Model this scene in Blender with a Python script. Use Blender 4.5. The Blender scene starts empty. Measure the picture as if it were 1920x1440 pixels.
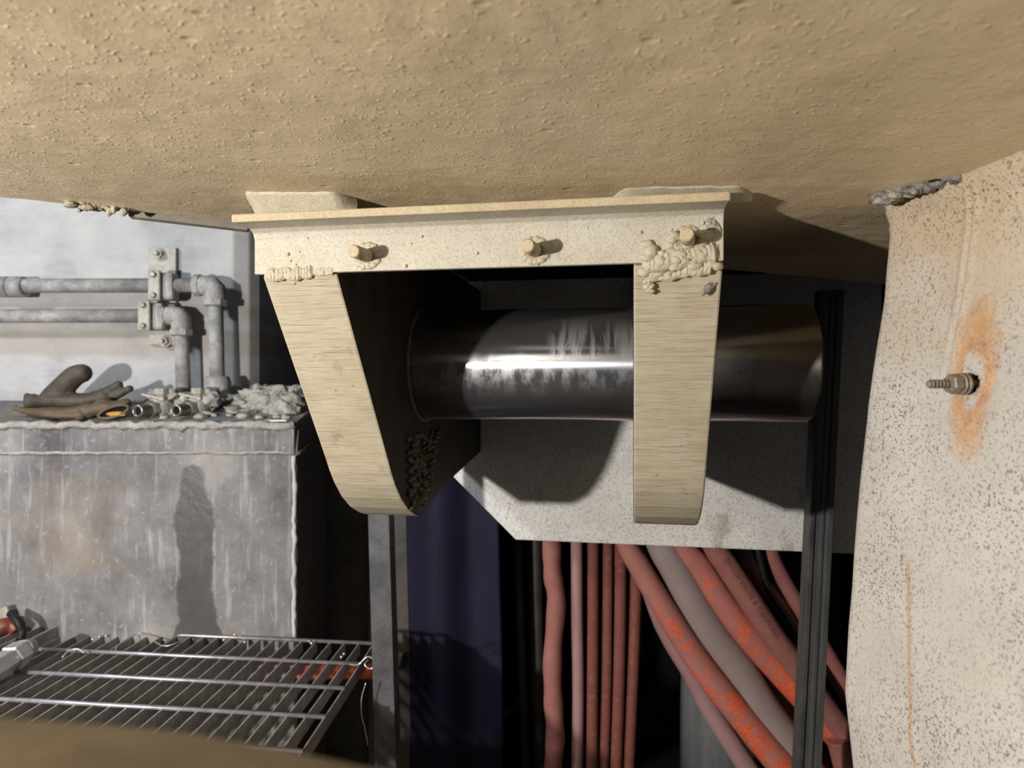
import bpy, bmesh, math, random
from mathutils import Vector, Matrix, noise
random.seed(7)
sc = bpy.context.scene
C = sc.collection

# ------------------------------------------------------------------ camera
FPX = 1300.0
cd = bpy.data.cameras.new('camera'); cam = bpy.data.objects.new('camera', cd); C.objects.link(cam)
cam.rotation_euler = (math.pi / 2, 0, 0)
cd.sensor_width = 36.0; cd.lens = FPX / 1920 * 36.0; cd.clip_start = 0.01
cd.dof.use_dof = True; cd.dof.focus_distance = 0.95; cd.dof.aperture_fstop = 5.6
sc.camera = cam
# ------------------------------------------------------------------ world, lamps, exposure
w = bpy.data.worlds.new('world'); sc.world = w; w.use_nodes = True
w.node_tree.nodes['Background'].inputs[0].default_value = (0.80, 0.86, 0.95, 1)
w.node_tree.nodes['Background'].inputs[1].default_value = 0.06

def lamp(name, kind, loc, power, col, size, target=None, spot=None):
    l = bpy.data.lights.new(name, kind); l.energy = power; l.color = col
    if kind == 'AREA': l.size = size
    else: l.shadow_soft_size = size
    if spot: l.spot_size = spot; l.spot_blend = 0.5
    o = bpy.data.objects.new(name, l); C.objects.link(o); o.location = loc
    if target is not None:
        o.rotation_euler = (Vector(target) - Vector(loc)).to_track_quat('-Z', 'Y').to_euler()
    return o
LAMP = Vector((-1.20, -0.28, -0.04))
lamp('work_lamp', 'POINT', LAMP, 160, (1.0, 0.96, 0.905), 0.03)
lamp('cool_lamp', 'SPOT', (-2.0, 0.35, 1.0), 105, (0.84, 0.92, 1.0), 0.10, (-1.0, 1.9, 0.0), 1.1)
sc.view_settings.view_transform = 'Standard'; sc.view_settings.look = 'None'
sc.view_settings.exposure = 0.0; sc.view_settings.gamma = 1.0
sc.view_settings.use_curve_mapping = False

# ------------------------------------------------------------------ helpers
def S(r, g, b):
    f = lambda c: (c / 255 / 12.92) if c / 255 <= 0.04045 else ((c / 255 + 0.055) / 1.055) ** 2.4
    return (f(r), f(g), f(b), 1.0)
def P(x, y, d): return Vector(((x - 960) / FPX * d, d, (720 - y) / FPX * d))
def on_plane(x, y, o, n):
    r = Vector(((x - 960) / FPX, 1, (720 - y) / FPX)); t = o.dot(n) / r.dot(n); return r * t

class Tree:
    def __init__(s, name):
        s.m = bpy.data.materials.new(name); s.m.use_nodes = True
        s.t = s.m.node_tree; s.n = s.t.nodes; s.b = s.n['Principled BSDF']
        s.co = s.n.new('ShaderNodeTexCoord').outputs['Object']
    def set(s, sock, v):
        if isinstance(v, bpy.types.NodeSocket): s.t.links.new(v, sock)
        else: sock.default_value = v
    def node(s, typ, ins, **kw):
        nd = s.n.new(typ)
        for k, v in kw.items(): setattr(nd, k, v)
        for k, v in ins.items(): s.set(nd.inputs[k], v)
        return nd
    def vec(s, scale=(1, 1, 1), loc=(0, 0, 0), rot=(0, 0, 0)):
        return s.node('ShaderNodeMapping', {'Vector': s.co, 'Scale': scale, 'Location': loc, 'Rotation': rot}).outputs[0]
    def noise(s, scale, detail=4, rough=0.55, vec=None, dist=0.0):
        return s.node('ShaderNodeTexNoise', {'Vector': vec or s.co, 'Scale': scale, 'Detail': detail, 'Roughness': rough, 'Distortion': dist}).outputs['Fac']
    def voro(s, scale, vec=None, feature='F1'):
        return s.node('ShaderNodeTexVoronoi', {'Vector': vec or s.co, 'Scale': scale}, feature=feature).outputs['Distance']
    def ramp(s, fac, stops):
        nd = s.n.new('ShaderNodeValToRGB'); s.set(nd.inputs[0], fac); e = nd.color_ramp.elements
        while len(e) < len(stops): e.new(0.5)
        for i, (p, c) in enumerate(stops):
            e[i].position = p; e[i].color = c if not isinstance(c, (int, float)) else (c, c, c, 1)
        return nd.outputs[0]
    def mix(s, f, a, b, mode='MIX'):
        nd = s.n.new('ShaderNodeMix'); nd.data_type = 'RGBA'; nd.blend_type = mode
        s.set(nd.inputs[0], f); s.set(nd.inputs[6], a); s.set(nd.inputs[7], b); return nd.outputs[2]
    def math(s, op, a, b=0.0, c=0.0, clamp=False):
        nd = s.n.new('ShaderNodeMath'); nd.operation = op; nd.use_clamp = clamp
        s.set(nd.inputs[0], a); s.set(nd.inputs[1], b)
        if len(nd.inputs) > 2: s.set(nd.inputs[2], c)
        return nd.outputs[0]
    def xyz(s):
        o = s.node('ShaderNodeSeparateXYZ', {0: s.co}).outputs; return o[0], o[1], o[2]
    def bump(s, h, strength, dist, prev=None):
        d = {'Height': h, 'Strength': strength, 'Distance': dist}
        if prev is not None: d['Normal'] = prev
        return s.node('ShaderNodeBump', d).outputs[0]
    def done(s, col, rough=0.7, metal=0.0, nrm=None, spec=0.4):
        s.set(s.b.inputs['Base Color'], col); s.set(s.b.inputs['Roughness'], rough)
        s.set(s.b.inputs['Metallic'], metal); s.set(s.b.inputs['Specular IOR Level'], spec)
        if nrm is not None: s.set(s.b.inputs['Normal'], nrm)
        return s.m

def dusty(name, c1, c2, scale=12, rough=0.75, metal=0.0, bscale=160, bstr=0.4, bdist=0.002, speck=None, spec=0.3, stretch=(1, 1, 1)):
    t = Tree(name); v = t.vec(stretch)
    col = t.ramp(t.noise(scale, 6, 0.6, v), [(0.3, c1), (0.7, c2)])
    fine = t.noise(bscale, 4, 0.6, v)
    col = t.mix(t.ramp(fine, [(0.35, 0.30), (0.6, 0.0)]), col, tuple(x * 0.55 for x in c1[:3]) + (1,))
    if speck:
        sc_, th, sc_col = speck
        col = t.mix(t.ramp(t.noise(sc_, 3, 0.7), [(th, 0.0), (th + 0.05, 1.0)]), col, sc_col)
    return t.done(col, rough, metal, t.bump(fine, bstr, bdist, t.bump(t.noise(scale * 2.5, 3), bstr * 0.7, bdist * 2.5)), spec)

class MB:
    """collects shapes in world coordinates; build() makes ONE mesh object"""
    def __init__(s): s.bm = bmesh.new()
    def grid(s, rows, smooth=True, close=False):
        vs = [[s.bm.verts.new(p) for p in r] for r in rows]
        for i in range(len(vs) - 1):
            n = len(vs[i])
            for j in range(n if close else n - 1):
                k = (j + 1) % n
                try: s.bm.faces.new((vs[i][j], vs[i][k], vs[i + 1][k], vs[i + 1][j])).smooth = smooth
                except ValueError: pass
        return vs
    def tube(s, pts, r, seg=14, caps=True, flat=1.0, up=None, smooth=True, jag=0):
        pts = [Vector(p) for p in pts]; n = len(pts)
        rr = r if isinstance(r, (list, tuple)) else [r] * n
        rows = []; prev = None
        for i, p in enumerate(pts):
            tg = (pts[min(i + 1, n - 1)] - pts[max(i - 1, 0)]).normalized()
            if prev is None:
                a = Vector(up) if up is not None else (Vector((0, 0, 1)) if abs(tg.z) < 0.9 else Vector((1, 0, 0)))
            else: a = prev
            a = (a - tg * a.dot(tg)).normalized(); prev = a; b = tg.cross(a)
            row = []
            for k in range(seg):
                th = 2 * math.pi * k / seg
                q = rr[i] * (1 + (noise.noise(Vector((p.x * 40 + k, p.y * 40, p.z * 40))) * jag if jag else 0))
                row.append(p + a * math.cos(th) * q * flat + b * math.sin(th) * q)
            rows.append(row)
        vs = s.grid(rows, smooth, True)
        if caps:
            s.bm.faces.new(vs[0][::-1]); s.bm.faces.new(vs[-1])
        return s
    def lathe(s, o, ax, prof, seg=32, smooth=True, rot=0.0):
        o = Vector(o); ax = Vector(ax).normalized()
        a = ax.orthogonal().normalized(); b = ax.cross(a)
        rows = [[o + ax * h + (a * math.cos(2 * math.pi * k / seg + rot) + b * math.sin(2 * math.pi * k / seg + rot)) * r for k in range(seg)] for h, r in prof]
        vs = s.grid(rows, smooth, True)
        if prof[0][1] > 1e-5: s.bm.faces.new(vs[0][::-1])
        if prof[-1][1] > 1e-5: s.bm.faces.new(vs[-1])
        return s
    def prism(s, poly, o, eu, ev, ew, w0, w1, bev=0.0, seg=2):
        b = bmesh.new()
        v0 = [b.verts.new(o + eu * p + ev * q + ew * w0) for p, q in poly]
        v1 = [b.verts.new(o + eu * p + ev * q + ew * w1) for p, q in poly]
        n = len(poly)
        b.faces.new(v0[::-1]); b.faces.new(v1)
        for i in range(n): b.faces.new((v0[i], v0[(i + 1) % n], v1[(i + 1) % n], v1[i]))
        bmesh.ops.recalc_face_normals(b, faces=b.faces[:])
        if bev:
            es = [e for e in b.edges if len(e.link_faces) == 2 and e.calc_face_angle() > 0.5]
            bmesh.ops.bevel(b, geom=es, offset=bev, segments=seg, affect='EDGES', profile=0.5, clamp_overlap=True)
        s.add(b); return s
    def box(s, c, sx, sy, sz, bev=0.0, ex=(1, 0, 0), ey=(0, 1, 0), ez=(0, 0, 1)):
        ex, ey, ez = Vector(ex).normalized(), Vector(ey).normalized(), Vector(ez).normalized()
        return s.prism([(-sx / 2, -sy / 2), (sx / 2, -sy / 2), (sx / 2, sy / 2), (-sx / 2, sy / 2)], Vector(c), ex, ey, ez, -sz / 2, sz / 2, bev)
    def lump(s, c, r, sub=2, amp=0.35, fr=1.0, sq=(1, 1, 1), basis=None):
        b = bmesh.new(); bmesh.ops.create_icosphere(b, subdivisions=sub, radius=1.0)
        sd = Vector((random.random() * 50, random.random() * 50, random.random() * 50))
        for v in b.verts:
            k = 1 + amp * noise.noise(v.co * 1.6 * fr + sd) + amp * 0.5 * noise.noise(v.co * 4 * fr + sd)
            q = Vector((v.co.x * sq[0], v.co.y * sq[1], v.co.z * sq[2])) * k * r
            if basis: q = basis @ q
            v.co = Vector(c) + q
        for f in b.faces: f.smooth = True
        s.add(b); return s
    def add(s, b):
        me = bpy.data.meshes.new('t'); b.to_mesh(me); b.free(); s.bm.from_mesh(me); bpy.data.meshes.remove(me)
    def build(s, name, mat, parent=None, recalc=True):
        if recalc: bmesh.ops.recalc_face_normals(s.bm, faces=s.bm.faces[:])
        o0 = wloc(parent) if parent else Vector()
        if o0.length: bmesh.ops.translate(s.bm, verts=s.bm.verts[:], vec=-o0)
        me = bpy.data.meshes.new(name); s.bm.to_mesh(me); s.bm.free()
        me.materials.append(mat)
        o = bpy.data.objects.new(name, me); C.objects.link(o)
        if parent: o.parent = parent
        return o
def wloc(o):
    v = Vector()
    while o: v = v + o.location; o = o.parent
    return v
def tag(o, label=None, cat=None, group=None, kind=None):
    if label: o['label'] = label
    if cat: o['category'] = cat
    if group: o['group'] = group
    if kind: o['kind'] = kind
    return o
def thing(name, label, cat, loc, group=None):
    o = bpy.data.objects.new(name, None); C.objects.link(o); o.location = loc; o.empty_display_size = 0.02
    return tag(o, label, cat, group)
def center(o):
    """move a mesh object's origin to the middle of its base"""
    me = o.data; co = [v.co for v in me.vertices]
    c = Vector(((min(v.x for v in co) + max(v.x for v in co)) / 2, (min(v.y for v in co) + max(v.y for v in co)) / 2, min(v.z for v in co)))
    me.transform(Matrix.Translation(-c)); o.location = o.location + c
    return o
def spline(pts, n=8):
    pts = [Vector(p) for p in pts]; out = []
    q = [pts[0] * 2 - pts[1]] + pts + [pts[-1] * 2 - pts[-2]]
    for i in range(1, len(q) - 2):
        for k in range(n):
            t = k / n; a, b, c, d = q[i - 1], q[i], q[i + 1], q[i + 2]
            out.append(0.5 * ((2 * b) + (c - a) * t + (2 * a - 5 * b + 4 * c - d) * t * t + (3 * b - a - 3 * c + d) * t ** 3))
    out.append(pts[-1]); return out
def lerp_tab(tab, x):
    for (a, va), (b, vb) in zip(tab, tab[1:]):
        if x <= b: return va + (vb - va) * max(0, (x - a)) / (b - a)
    return tab[-1][1]
X, Y, Z = Vector((1, 0, 0)), Vector((0, 1, 0)), Vector((0, 0, 1))

# ------------------------------------------------------------------ materials
def make_ceiling():
    t = Tree('dusty_tan_steel'); v = t.vec((1, 1.3, 1))
    col = t.ramp(t.noise(5, 5, 0.6), [(0.3, S(208, 185, 148)), (0.7, S(222, 201, 166))])
    v = t.co; n1 = t.noise(110, 3, 0.55, v, 0.4); n2 = t.noise(330, 3, 0.6, v)
    col = t.mix(t.ramp(n1, [(0.33, 0.14), (0.48, 0.0)]), col, S(150, 126, 94))
    col = t.mix(t.ramp(t.noise(95, 2, 0.5), [(0.68, 0.0), (0.74, 0.5)]), col, S(236, 222, 194))
    pit = t.ramp(t.voro(17, t.vec((1, 1.5, 1))), [(0.03, 0.0), (0.11, 1.0)])
    gr = t.ramp(t.noise(170, 2, 0.5), [(0.60, 0.0), (0.72, 1.0)])
    nb = t.bump(gr, 0.4, 0.0018, t.bump(n1, 0.22, 0.0020, t.bump(n2, 0.22, 0.0008, t.bump(pit, 0.4, 0.0022))))
    return t.done(col, t.ramp(n2, [(0.3, 0.32), (0.7, 0.55)]), 0.0, nb, 0.5)
def make_flange(name, c1, c2):
    t = Tree(name)
    col = t.ramp(t.noise(14, 5, 0.65), [(0.3, c1), (0.7, c2)])
    f = t.noise(330, 3, 0.6)
    col = t.mix(t.ramp(f, [(0.36, 0.42), (0.52, 0.0)]), col, S(140, 128, 104))
    col = t.mix(t.ramp(t.noise(30, 4, 0.7), [(0.62, 0.0), (0.8, 0.4)]), col, S(150, 132, 102))
    return t.done(col, 0.62, 0.0, t.bump(f, 0.5, 0.0012, t.bump(t.noise(60, 3), 0.3, 0.002)), 0.4)
def make_lug():
    t = Tree('flame_cut_steel')
    st = t.noise(3.0, 5, 0.75, t.vec((4, 3, 150)))
    st2 = t.noise(3.0, 3, 0.6, t.vec((8, 3, 330)))
    col = t.ramp(t.noise(16, 5, 0.65), [(0.3, S(176, 164, 140)), (0.7, S(194, 184, 163))])
    col = t.mix(t.ramp(st, [(0.36, 0.5), (0.5, 0.0)]), col, S(150, 132, 104))
    col = t.mix(t.ramp(st2, [(0.30, 0.6), (0.45, 0.0)]), col, S(104, 88, 64))
    col = t.mix(t.ramp(t.noise(11, 5, 0.7, t.vec((1, 1, .6), (3.3, 0, .1))), [(0.60, 0.0), (0.70, 0.55)]), col, S(116, 102, 82))
    col = t.mix(t.ramp(t.noise(70, 3, 0.7), [(0.70, 0.0), (0.74, 0.8)]), col, S(96, 84, 66))
    return t.done(col, 0.6, 0.0, t.bump(st2, 0.5, 0.0012, t.bump(st, 0.45, 0.002)), 0.4)
def make_shade_side():
    t = Tree('shade_toned_scaled_steel')  # scaled steel, darkened to carry the shade on the lug sides
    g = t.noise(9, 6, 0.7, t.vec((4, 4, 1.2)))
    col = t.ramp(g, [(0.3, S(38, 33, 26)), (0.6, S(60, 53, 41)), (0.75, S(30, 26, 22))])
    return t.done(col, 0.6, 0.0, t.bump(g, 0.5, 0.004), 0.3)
def make_pin():
    t = Tree('polished_steel'); x, y, z = t.xyz()
    smear = t.noise(1.0, 4, 0.6, t.vec((52, 1, 9)), 0.6)          # smears rubbed round the pin
    fp = t.ramp(smear, [(0.44, 0.0), (0.56, 1.0)])
    zone = t.math('MULTIPLY', t.ramp(t.math('ADD', z, 0.0), [(0.0, 0.0), (0.012, 1.0), (0.045, 1.0), (0.075, 0.0)]),
                  t.ramp(t.math('ADD', x, 0.5), [(0.40, 0.0), (0.43, 1.0), (0.60, 1.0), (0.64, 0.0)]))
    haze = t.math('MULTIPLY', fp, zone)
    low = t.math('MULTIPLY', t.ramp(t.noise(30, 5, 0.7, t.vec((1.5, 1, .7))), [(0.45, 0.0), (0.62, 1.0)]),
                 t.ramp(t.math('ADD', z, 0.08), [(0.02, 0.0), (0.06, 1.0), (0.078, 1.0), (0.1, 0.0)]))
    scr = t.ramp(t.noise(6, 3, 0.7, t.vec((3, 1, 190))), [(0.66, 0.0), (0.70, 1.0)])
    dirt = t.math('MAXIMUM', haze, t.math('MULTIPLY', low, 0.8))
    end = t.ramp(t.math('ADD', x, 0.2), [(0.42, 0.0), (0.46, 1.0)])   # right end tinted tan and duller, painting its reflected light
    r = t.math('ADD', t.math('MULTIPLY', end, 0.12), 0.26)
    t.b.inputs['Anisotropic'].default_value = 0.95; t.b.inputs['Anisotropic Rotation'].default_value = 0.25
    tn = t.n.new('ShaderNodeTangent'); tn.direction_type = 'RADIAL'; tn.axis = 'X'
    t.t.links.new(tn.outputs[0], t.b.inputs['Tangent'])
    nb = t.bump(t.noise(5, 2, .5, t.vec((2, 1, 240))), 0.02, 0.0004)
    t.done(t.mix(end, S(172, 174, 180), S(176, 166, 150)), r, 0.97, nb, 0.5)
    film = t.node('ShaderNodeBsdfPrincipled', {'Base Color': S(186, 186, 188), 'Roughness': 0.5, 'Metallic': 0.75})
    fac = t.math('ADD', t.math('MULTIPLY_ADD', dirt, 0.55, 0.05), t.math('MULTIPLY', scr, 0.12))
    mx = t.node('ShaderNodeMixShader', {0: fac, 1: t.b.outputs[0], 2: film.outputs[0]})
    t.t.links.new(mx.outputs[0], t.n['Material Output'].inputs['Surface'])
    return t.m
def make_plate():
    t = Tree('speckled_grey_plate')
    col = t.ramp(t.noise(7, 5, 0.6), [(0.3, S(214, 210, 204)), (0.7, S(236, 233, 228))])
    f = t.noise(230, 4, 0.7)
    col = t.mix(t.ramp(f, [(0.36, 0.75), (0.5, 0.0)]), col, S(140, 137, 132))
    col = t.mix(t.ramp(t.noise(9, 4, .6, t.vec((1, 1, .5))), [(0.62, 0.0), (0.75, 0.7)]), col, S(110, 104, 96))
    return t.done(col, 0.75, 0.0, t.bump(f, 0.4, 0.002), 0.25)
BOLT = None
def make_panel(bolt, axis_h):
    """speckled beige panel with rust around its bolt; object coordinates are world coordinates"""
    t = Tree('speckled_beige_panel'); x, y, z = t.xyz()
    col = t.ramp(t.noise(6, 5, 0.6), [(0.3, S(172, 167, 160)), (0.7, S(192, 188, 182))])
    h = t.math('SUBTRACT', y, bolt.y); v = t.math('SUBTRACT', z, bolt.z)
    wob = t.math('MULTIPLY', t.math('SUBTRACT', t.noise(38, 4, 0.65), 0.5), 0.06)
    # warm brown stain of the upper panel
    up = t.math('ADD', t.math('MULTIPLY', z, 3.2), t.math('MULTIPLY', t.noise(14, 5, .6), 0.9))
    col = t.mix(t.ramp(up, [(0.45, 0.0), (1.0, 0.6)]), col, S(178, 148, 104))
    # rust ring round the bolt
    q = t.math('SQRT', t.math('ADD', t.math('POWER', t.math('MULTIPLY', h, 1.7), 2.0), t.math('POWER', t.math('MULTIPLY', t.math('SUBTRACT', v, 0.006), 0.62), 2.0)))
    q = t.math('ADD', q, wob)
    rust = t.ramp(q, [(0.014, 0.0), (0.022, 0.85), (0.034, 0.65), (0.052, 0.0)])
    rc = t.ramp(t.noise(60, 3, .6), [(0.35, S(164, 112, 68)), (0.65, S(190, 146, 86))])
    col = t.mix(rust, col, rc)
    # rust run at the lower part
    drip = t.math('ABSOLUTE', t.math('ADD', t.math('SUBTRACT', y, t.math('MULTIPLY_ADD', z, 0.10, 0.738)), t.math('MULTIPLY', t.math('SUBTRACT', t.noise(20, 2), .5), 0.006)))
    dm = t.math('MULTIPLY', t.ramp(drip, [(0.0, 1.0), (0.0042, 0.0)]), t.ramp(t.math('ADD', z, 0.5), [(0.0, 1.0), (0.31, 0.9), (0.325, 0.0)]))
    col = t.mix(t.math('MULTIPLY', dm, 0.75), col, S(176, 126, 78))
    sp = t.noise(330, 3, 0.7); big = t.noise(150, 3, 0.75)
    msk = t.ramp(t.noise(10, 4, 0.6), [(0.35, 0.3), (0.6, 1.0)])
    col = t.mix(t.math('MULTIPLY', t.ramp(sp, [(0.56, 0.0), (0.61, 0.9)]), msk), col, S(84, 78, 74))
    col = t.mix(t.math('MULTIPLY', t.ramp(big, [(0.60, 0.0), (0.65, 0.85)]), msk), col, S(90, 86, 86))
    streak = t.noise(8, 4, .6, t.vec((30, 30, 1.2)))
    col = t.mix(t.ramp(streak, [(0.58, 0.0), (0.72, 0.3)]), col, S(128, 114, 98))
    return t.done(col, 0.7, 0.0, t.bump(sp, 0.25, 0.001, t.bump(t.noise(40, 3), 0.2, 0.002)), 0.3)
def make_concrete():
    t = Tree('grey_plaster'); x, y, z = t.xyz()
    col = t.ramp(t.noise(4, 6, 0.65), [(0.28, S(138, 140, 145)), (0.5, S(176, 175, 175)), (0.75, S(198, 195, 190))])
    br = t.noise(7, 4, .6, t.vec((1, 1, 9), (0, 0, 0), (0, .12, 0)))
    col = t.mix(t.ramp(br, [(0.5, 0.0), (0.75, 0.4)]), col, S(196, 192, 186))
    # brown stained bands behind the pipes
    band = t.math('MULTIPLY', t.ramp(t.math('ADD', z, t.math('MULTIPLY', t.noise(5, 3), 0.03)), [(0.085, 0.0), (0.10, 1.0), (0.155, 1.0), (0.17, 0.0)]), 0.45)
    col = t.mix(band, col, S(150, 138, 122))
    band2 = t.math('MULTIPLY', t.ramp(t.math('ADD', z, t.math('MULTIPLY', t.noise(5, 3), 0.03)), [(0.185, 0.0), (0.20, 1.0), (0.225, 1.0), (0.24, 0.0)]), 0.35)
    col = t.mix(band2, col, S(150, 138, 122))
    col = t.mix(t.ramp(t.noise(70, 3, .7), [(0.70, 0.0), (0.76, 0.6)]), col, S(215, 215, 215))
    return t.done(col, 0.8, 0.0, t.bump(br, 0.35, 0.004, t.bump(t.noise(90, 4), 0.3, 0.002)), 0.25)
def make_block(xc):
    """weathered grey block with a wet run down its face (world coordinates)"""
    t = Tree('weathered_grey_block'); x, y, z = t.xyz()
    n = t.noise(5, 6, 0.7)
    col = t.ramp(n, [(0.3, S(84, 82, 84)), (0.5, S(118, 116, 118)), (0.72, S(152, 148, 145))])
    col = t.mix(t.ramp(t.noise(3.2, 4, .6, t.vec((1, 1, 1.5), (.7, 0, .3))), [(0.52, 0.0), (0.68, 0.5)]), col, S(140, 124, 102))
    col = t.mix(t.ramp(t.noise(6, 5, .6, t.vec((9, 9, 1))), [(0.55, 0.0), (0.72, 0.55)]), col, S(182, 180, 182))
    col = t.mix(t.ramp(t.noise(60, 4, .7), [(0.58, 0.0), (0.7, 0.45)]), col, S(186, 184, 186))
    col = t.mix(t.ramp(t.noise(3, 4, .6, t.vec((2.2, 1, .7), (2.3, 0, 1.3))), [(0.55, 0.0), (0.72, 0.6)]), col, S(78, 74, 74))
    wob = t.math('MULTIPLY', t.math('SUBTRACT', t.noise(16, 5, .6), 0.5), 0.045)
    dx = t.math('ABSOLUTE', t.math('ADD', t.math('SUBTRACT', x, t.math('MULTIPLY_ADD', z, -0.02, xc)), wob))
    hw = t.ramp(t.math('ADD', z, 1.0), [(0.36, 0.125), (0.40, 0.062), (0.44, 0.046), (0.56, 0.042), (0.66, 0.050), (0.70, 0.046), (0.80, 0.026), (0.812, 0.0)])
    wet = t.ramp(t.math('SUBTRACT', hw, dx), [(0.0, 0.0), (0.005, 1.0)])
    wet = t.math('MULTIPLY', wet, t.ramp(t.math('ADD', z, 1.0), [(0.806, 1.0), (0.812, 0.0)]))
    col = t.mix(t.math('MULTIPLY', wet, 0.85), col, S(70, 68, 66))
    r = t.math('SUBTRACT', 0.8, t.math('MULTIPLY', wet, 0.45))
    return t.done(col, r, 0.0, t.bump(t.noise(70, 4, .65), 0.4, 0.003, t.bump(t.noise(14, 4), 0.3, 0.006)), 0.3)
def make_hose(name, c1, c2, wear=None):
    t = Tree(name); v = t.vec((1, 1, 1))
    col = t.ramp(t.noise(7, 5, 0.65), [(0.3, c1), (0.7, c2)])
    col = t.mix(t.ramp(t.noise(50, 4, .7), [(0.55, 0.0), (0.75, 0.35)]), col, S(164, 146, 143))
    if wear:
        pz = t.node('ShaderNodeSeparateXYZ', {0: t.n.new('ShaderNodeNewGeometry').outputs['Position']}).outputs[2]
        g = t.math('MULTIPLY', t.ramp(t.math('MULTIPLY', pz, -1.0), [(0.50, 0.0), (0.75, 1.0)]), 0.13)
        m = t.ramp(t.math('ADD', t.noise(9, 8, 0.8, t.vec((1, 1, 1), (wear, 0, wear))), g), [(0.60, 0.0), (0.64, 1.0)])
        col = t.mix(m, col, t.ramp(t.noise(140, 3, .7), [(0.4, S(218, 86, 52)), (0.7, S(224, 124, 94))]))
    return t.done(col, 0.75, 0.0, t.bump(t.noise(120, 4), 0.3, 0.0015), 0.3)

M = {
 'ceiling': make_ceiling(),
 'flange': make_flange('dusty_flange_steel', S(178, 171, 154), S(194, 188, 173)),
 'weld': make_flange('dusty_weld_metal', S(172, 163, 141), S(190, 182, 162)),
 'lip': make_flange('tan_edge_steel', S(176, 159, 126), S(192, 176, 144)),
 'lug': make_lug(), 'shade_side': make_shade_side(), 'pin': make_pin(), 'plate': make_plate(),
 'burnt': dusty('burnt_weld', S(84, 77, 66), S(120, 111, 95), 60, 0.5, 0, 240, 0.6, 0.003),
 'concrete': make_concrete(),
 'pipe': dusty('dusty_pipe', S(120, 120, 124), S(186, 182, 176), 22, 0.6, 0.0, 120, 0.35, 0.0015),
 'bracket': dusty('dusty_zinc', S(150, 146, 136), S(182, 178, 168), 20, 0.55, 0.15, 160, 0.3, 0.001),
 'fitting': dusty('bare_steel_fitting', S(150, 146, 132), S(186, 182, 168), 40, 0.3, 0.85, 200, 0.15, 0.0006),
 'bolt': dusty('grey_bolt_steel', S(128, 118, 106), S(160, 148, 136), 60, 0.45, 0.35, 260, 0.2, 0.0006),
 'hole': dusty('black_void', S(6, 6, 6), S(12, 11, 10), 30, 0.9),  # near-black colour standing for the darkness inside holes and gaps
 'debris': dusty('grey_debris', S(142, 138, 132), S(182, 178, 172), 22, 0.9, 0, 110, 0.7, 0.004),
 'slag': dusty('crusted_slag', S(120, 112, 98), S(196, 186, 164), 50, 0.7, 0, 170, 0.7, 0.004),
 'slag_dark': dusty('grey_burnt_slag', S(78, 77, 74), S(170, 166, 156), 60, 0.5, 0.1, 170, 0.7, 0.004),
 'leather': dusty('worn_leather', S(62, 56, 50), S(92, 83, 72), 22, 0.6, 0, 120, 0.4, 0.002),
 'leather2': dusty('brown_leather', S(80, 69, 54), S(108, 94, 74), 22, 0.6, 0, 120, 0.4, 0.002),
 'lining': dusty('yellow_lining', S(176, 132, 60), S(200, 156, 80), 30, 0.9),
 'grate': dusty('galvanised_bar', S(140, 137, 133), S(190, 186, 180), 30, 0.45, 0.3, 200, 0.25, 0.0008),
 'rod': dusty('bright_rod', S(140, 140, 146), S(184, 184, 190), 30, 0.35, 0.6, 200, 0.2, 0.0008),
 'wire': dusty('bright_wire', S(190, 190, 190), S(220, 220, 220), 40, 0.3, 0.7),
 'post': dusty('grey_mill_steel', S(62, 62, 66), S(104, 104, 108), 14, 0.5, 0.2, 160, 0.25, 0.001, (16, 0.68, S(120, 78, 52))),
 'rail': dusty('black_rubber_steel', S(70, 70, 71), S(104, 104, 103), 12, 0.5, 0.1, 160, 0.2, 0.001, None, 0.4, (4, 4, .5)),
 'black': dusty('black_painted_steel', S(78, 75, 73), S(106, 102, 98), 9, 0.55, 0, 90, 0.4, 0.003, (60, 0.70, S(90, 88, 84))),
 'navy': dusty('dark_navy_cover', S(26, 26, 44), S(36, 36, 58), 5, 0.75, 0, 60, 0.3, 0.002, (50, 0.72, S(14, 14, 20)), 0.2, (3, 3, .4)),
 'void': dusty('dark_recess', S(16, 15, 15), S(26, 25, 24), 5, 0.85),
 'floor': dusty('dark_floor', S(30, 28, 26), S(48, 45, 42), 6, 0.85),
 'conduit': dusty('dark_conduit', S(60, 56, 52), S(88, 84, 78), 9, 0.6),
 'duct': dusty('grey_duct', S(112, 116, 122), S(150, 152, 152), 6, 0.5, 0.1, 80, 0.1, 0.001, None, 0.3, (6, 6, .3)),
 'fore': dusty('muddy_brown_steel', S(120, 114, 102), S(150, 143, 130), 9, 0.85, 0, 60, 0.4, 0.003),
 'rubber': dusty('black_rubber', S(20, 20, 22), S(36, 36, 38), 20, 0.5),
 'white': dusty('white_chip', S(225, 225, 222), S(240, 240, 238), 30, 0.6),
 'ink': dusty('faded_black_print', S(84, 56, 52), S(104, 70, 64), 60, 0.8),
 'brick_red': dusty('wet_red_rubber', S(92, 46, 34), S(124, 66, 50), 30, 0.35),
 'h_red': make_hose('dusty_red_hose', S(142, 90, 83), S(164, 110, 103)),
 'h_dark': make_hose('brown_red_hose', S(112, 64, 56), S(132, 79, 69)),
 'h_pink': make_hose('pale_dusty_hose', S(154, 118, 117), S(172, 134, 133)),
 'h_grey': make_hose('grey_dusted_hose', S(146, 131, 129), S(164, 147, 146)),
 'h_wear': make_hose('scuffed_orange_hose', S(168, 110, 101), S(184, 126, 117), 3.1),
 'h_wear2': make_hose('scuffed_red_hose', S(170, 106, 95), S(188, 122, 111), 7.7),
 'h_orange': make_hose('bright_orange_hose', S(206, 92, 60), S(222, 116, 84)),
}

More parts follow.
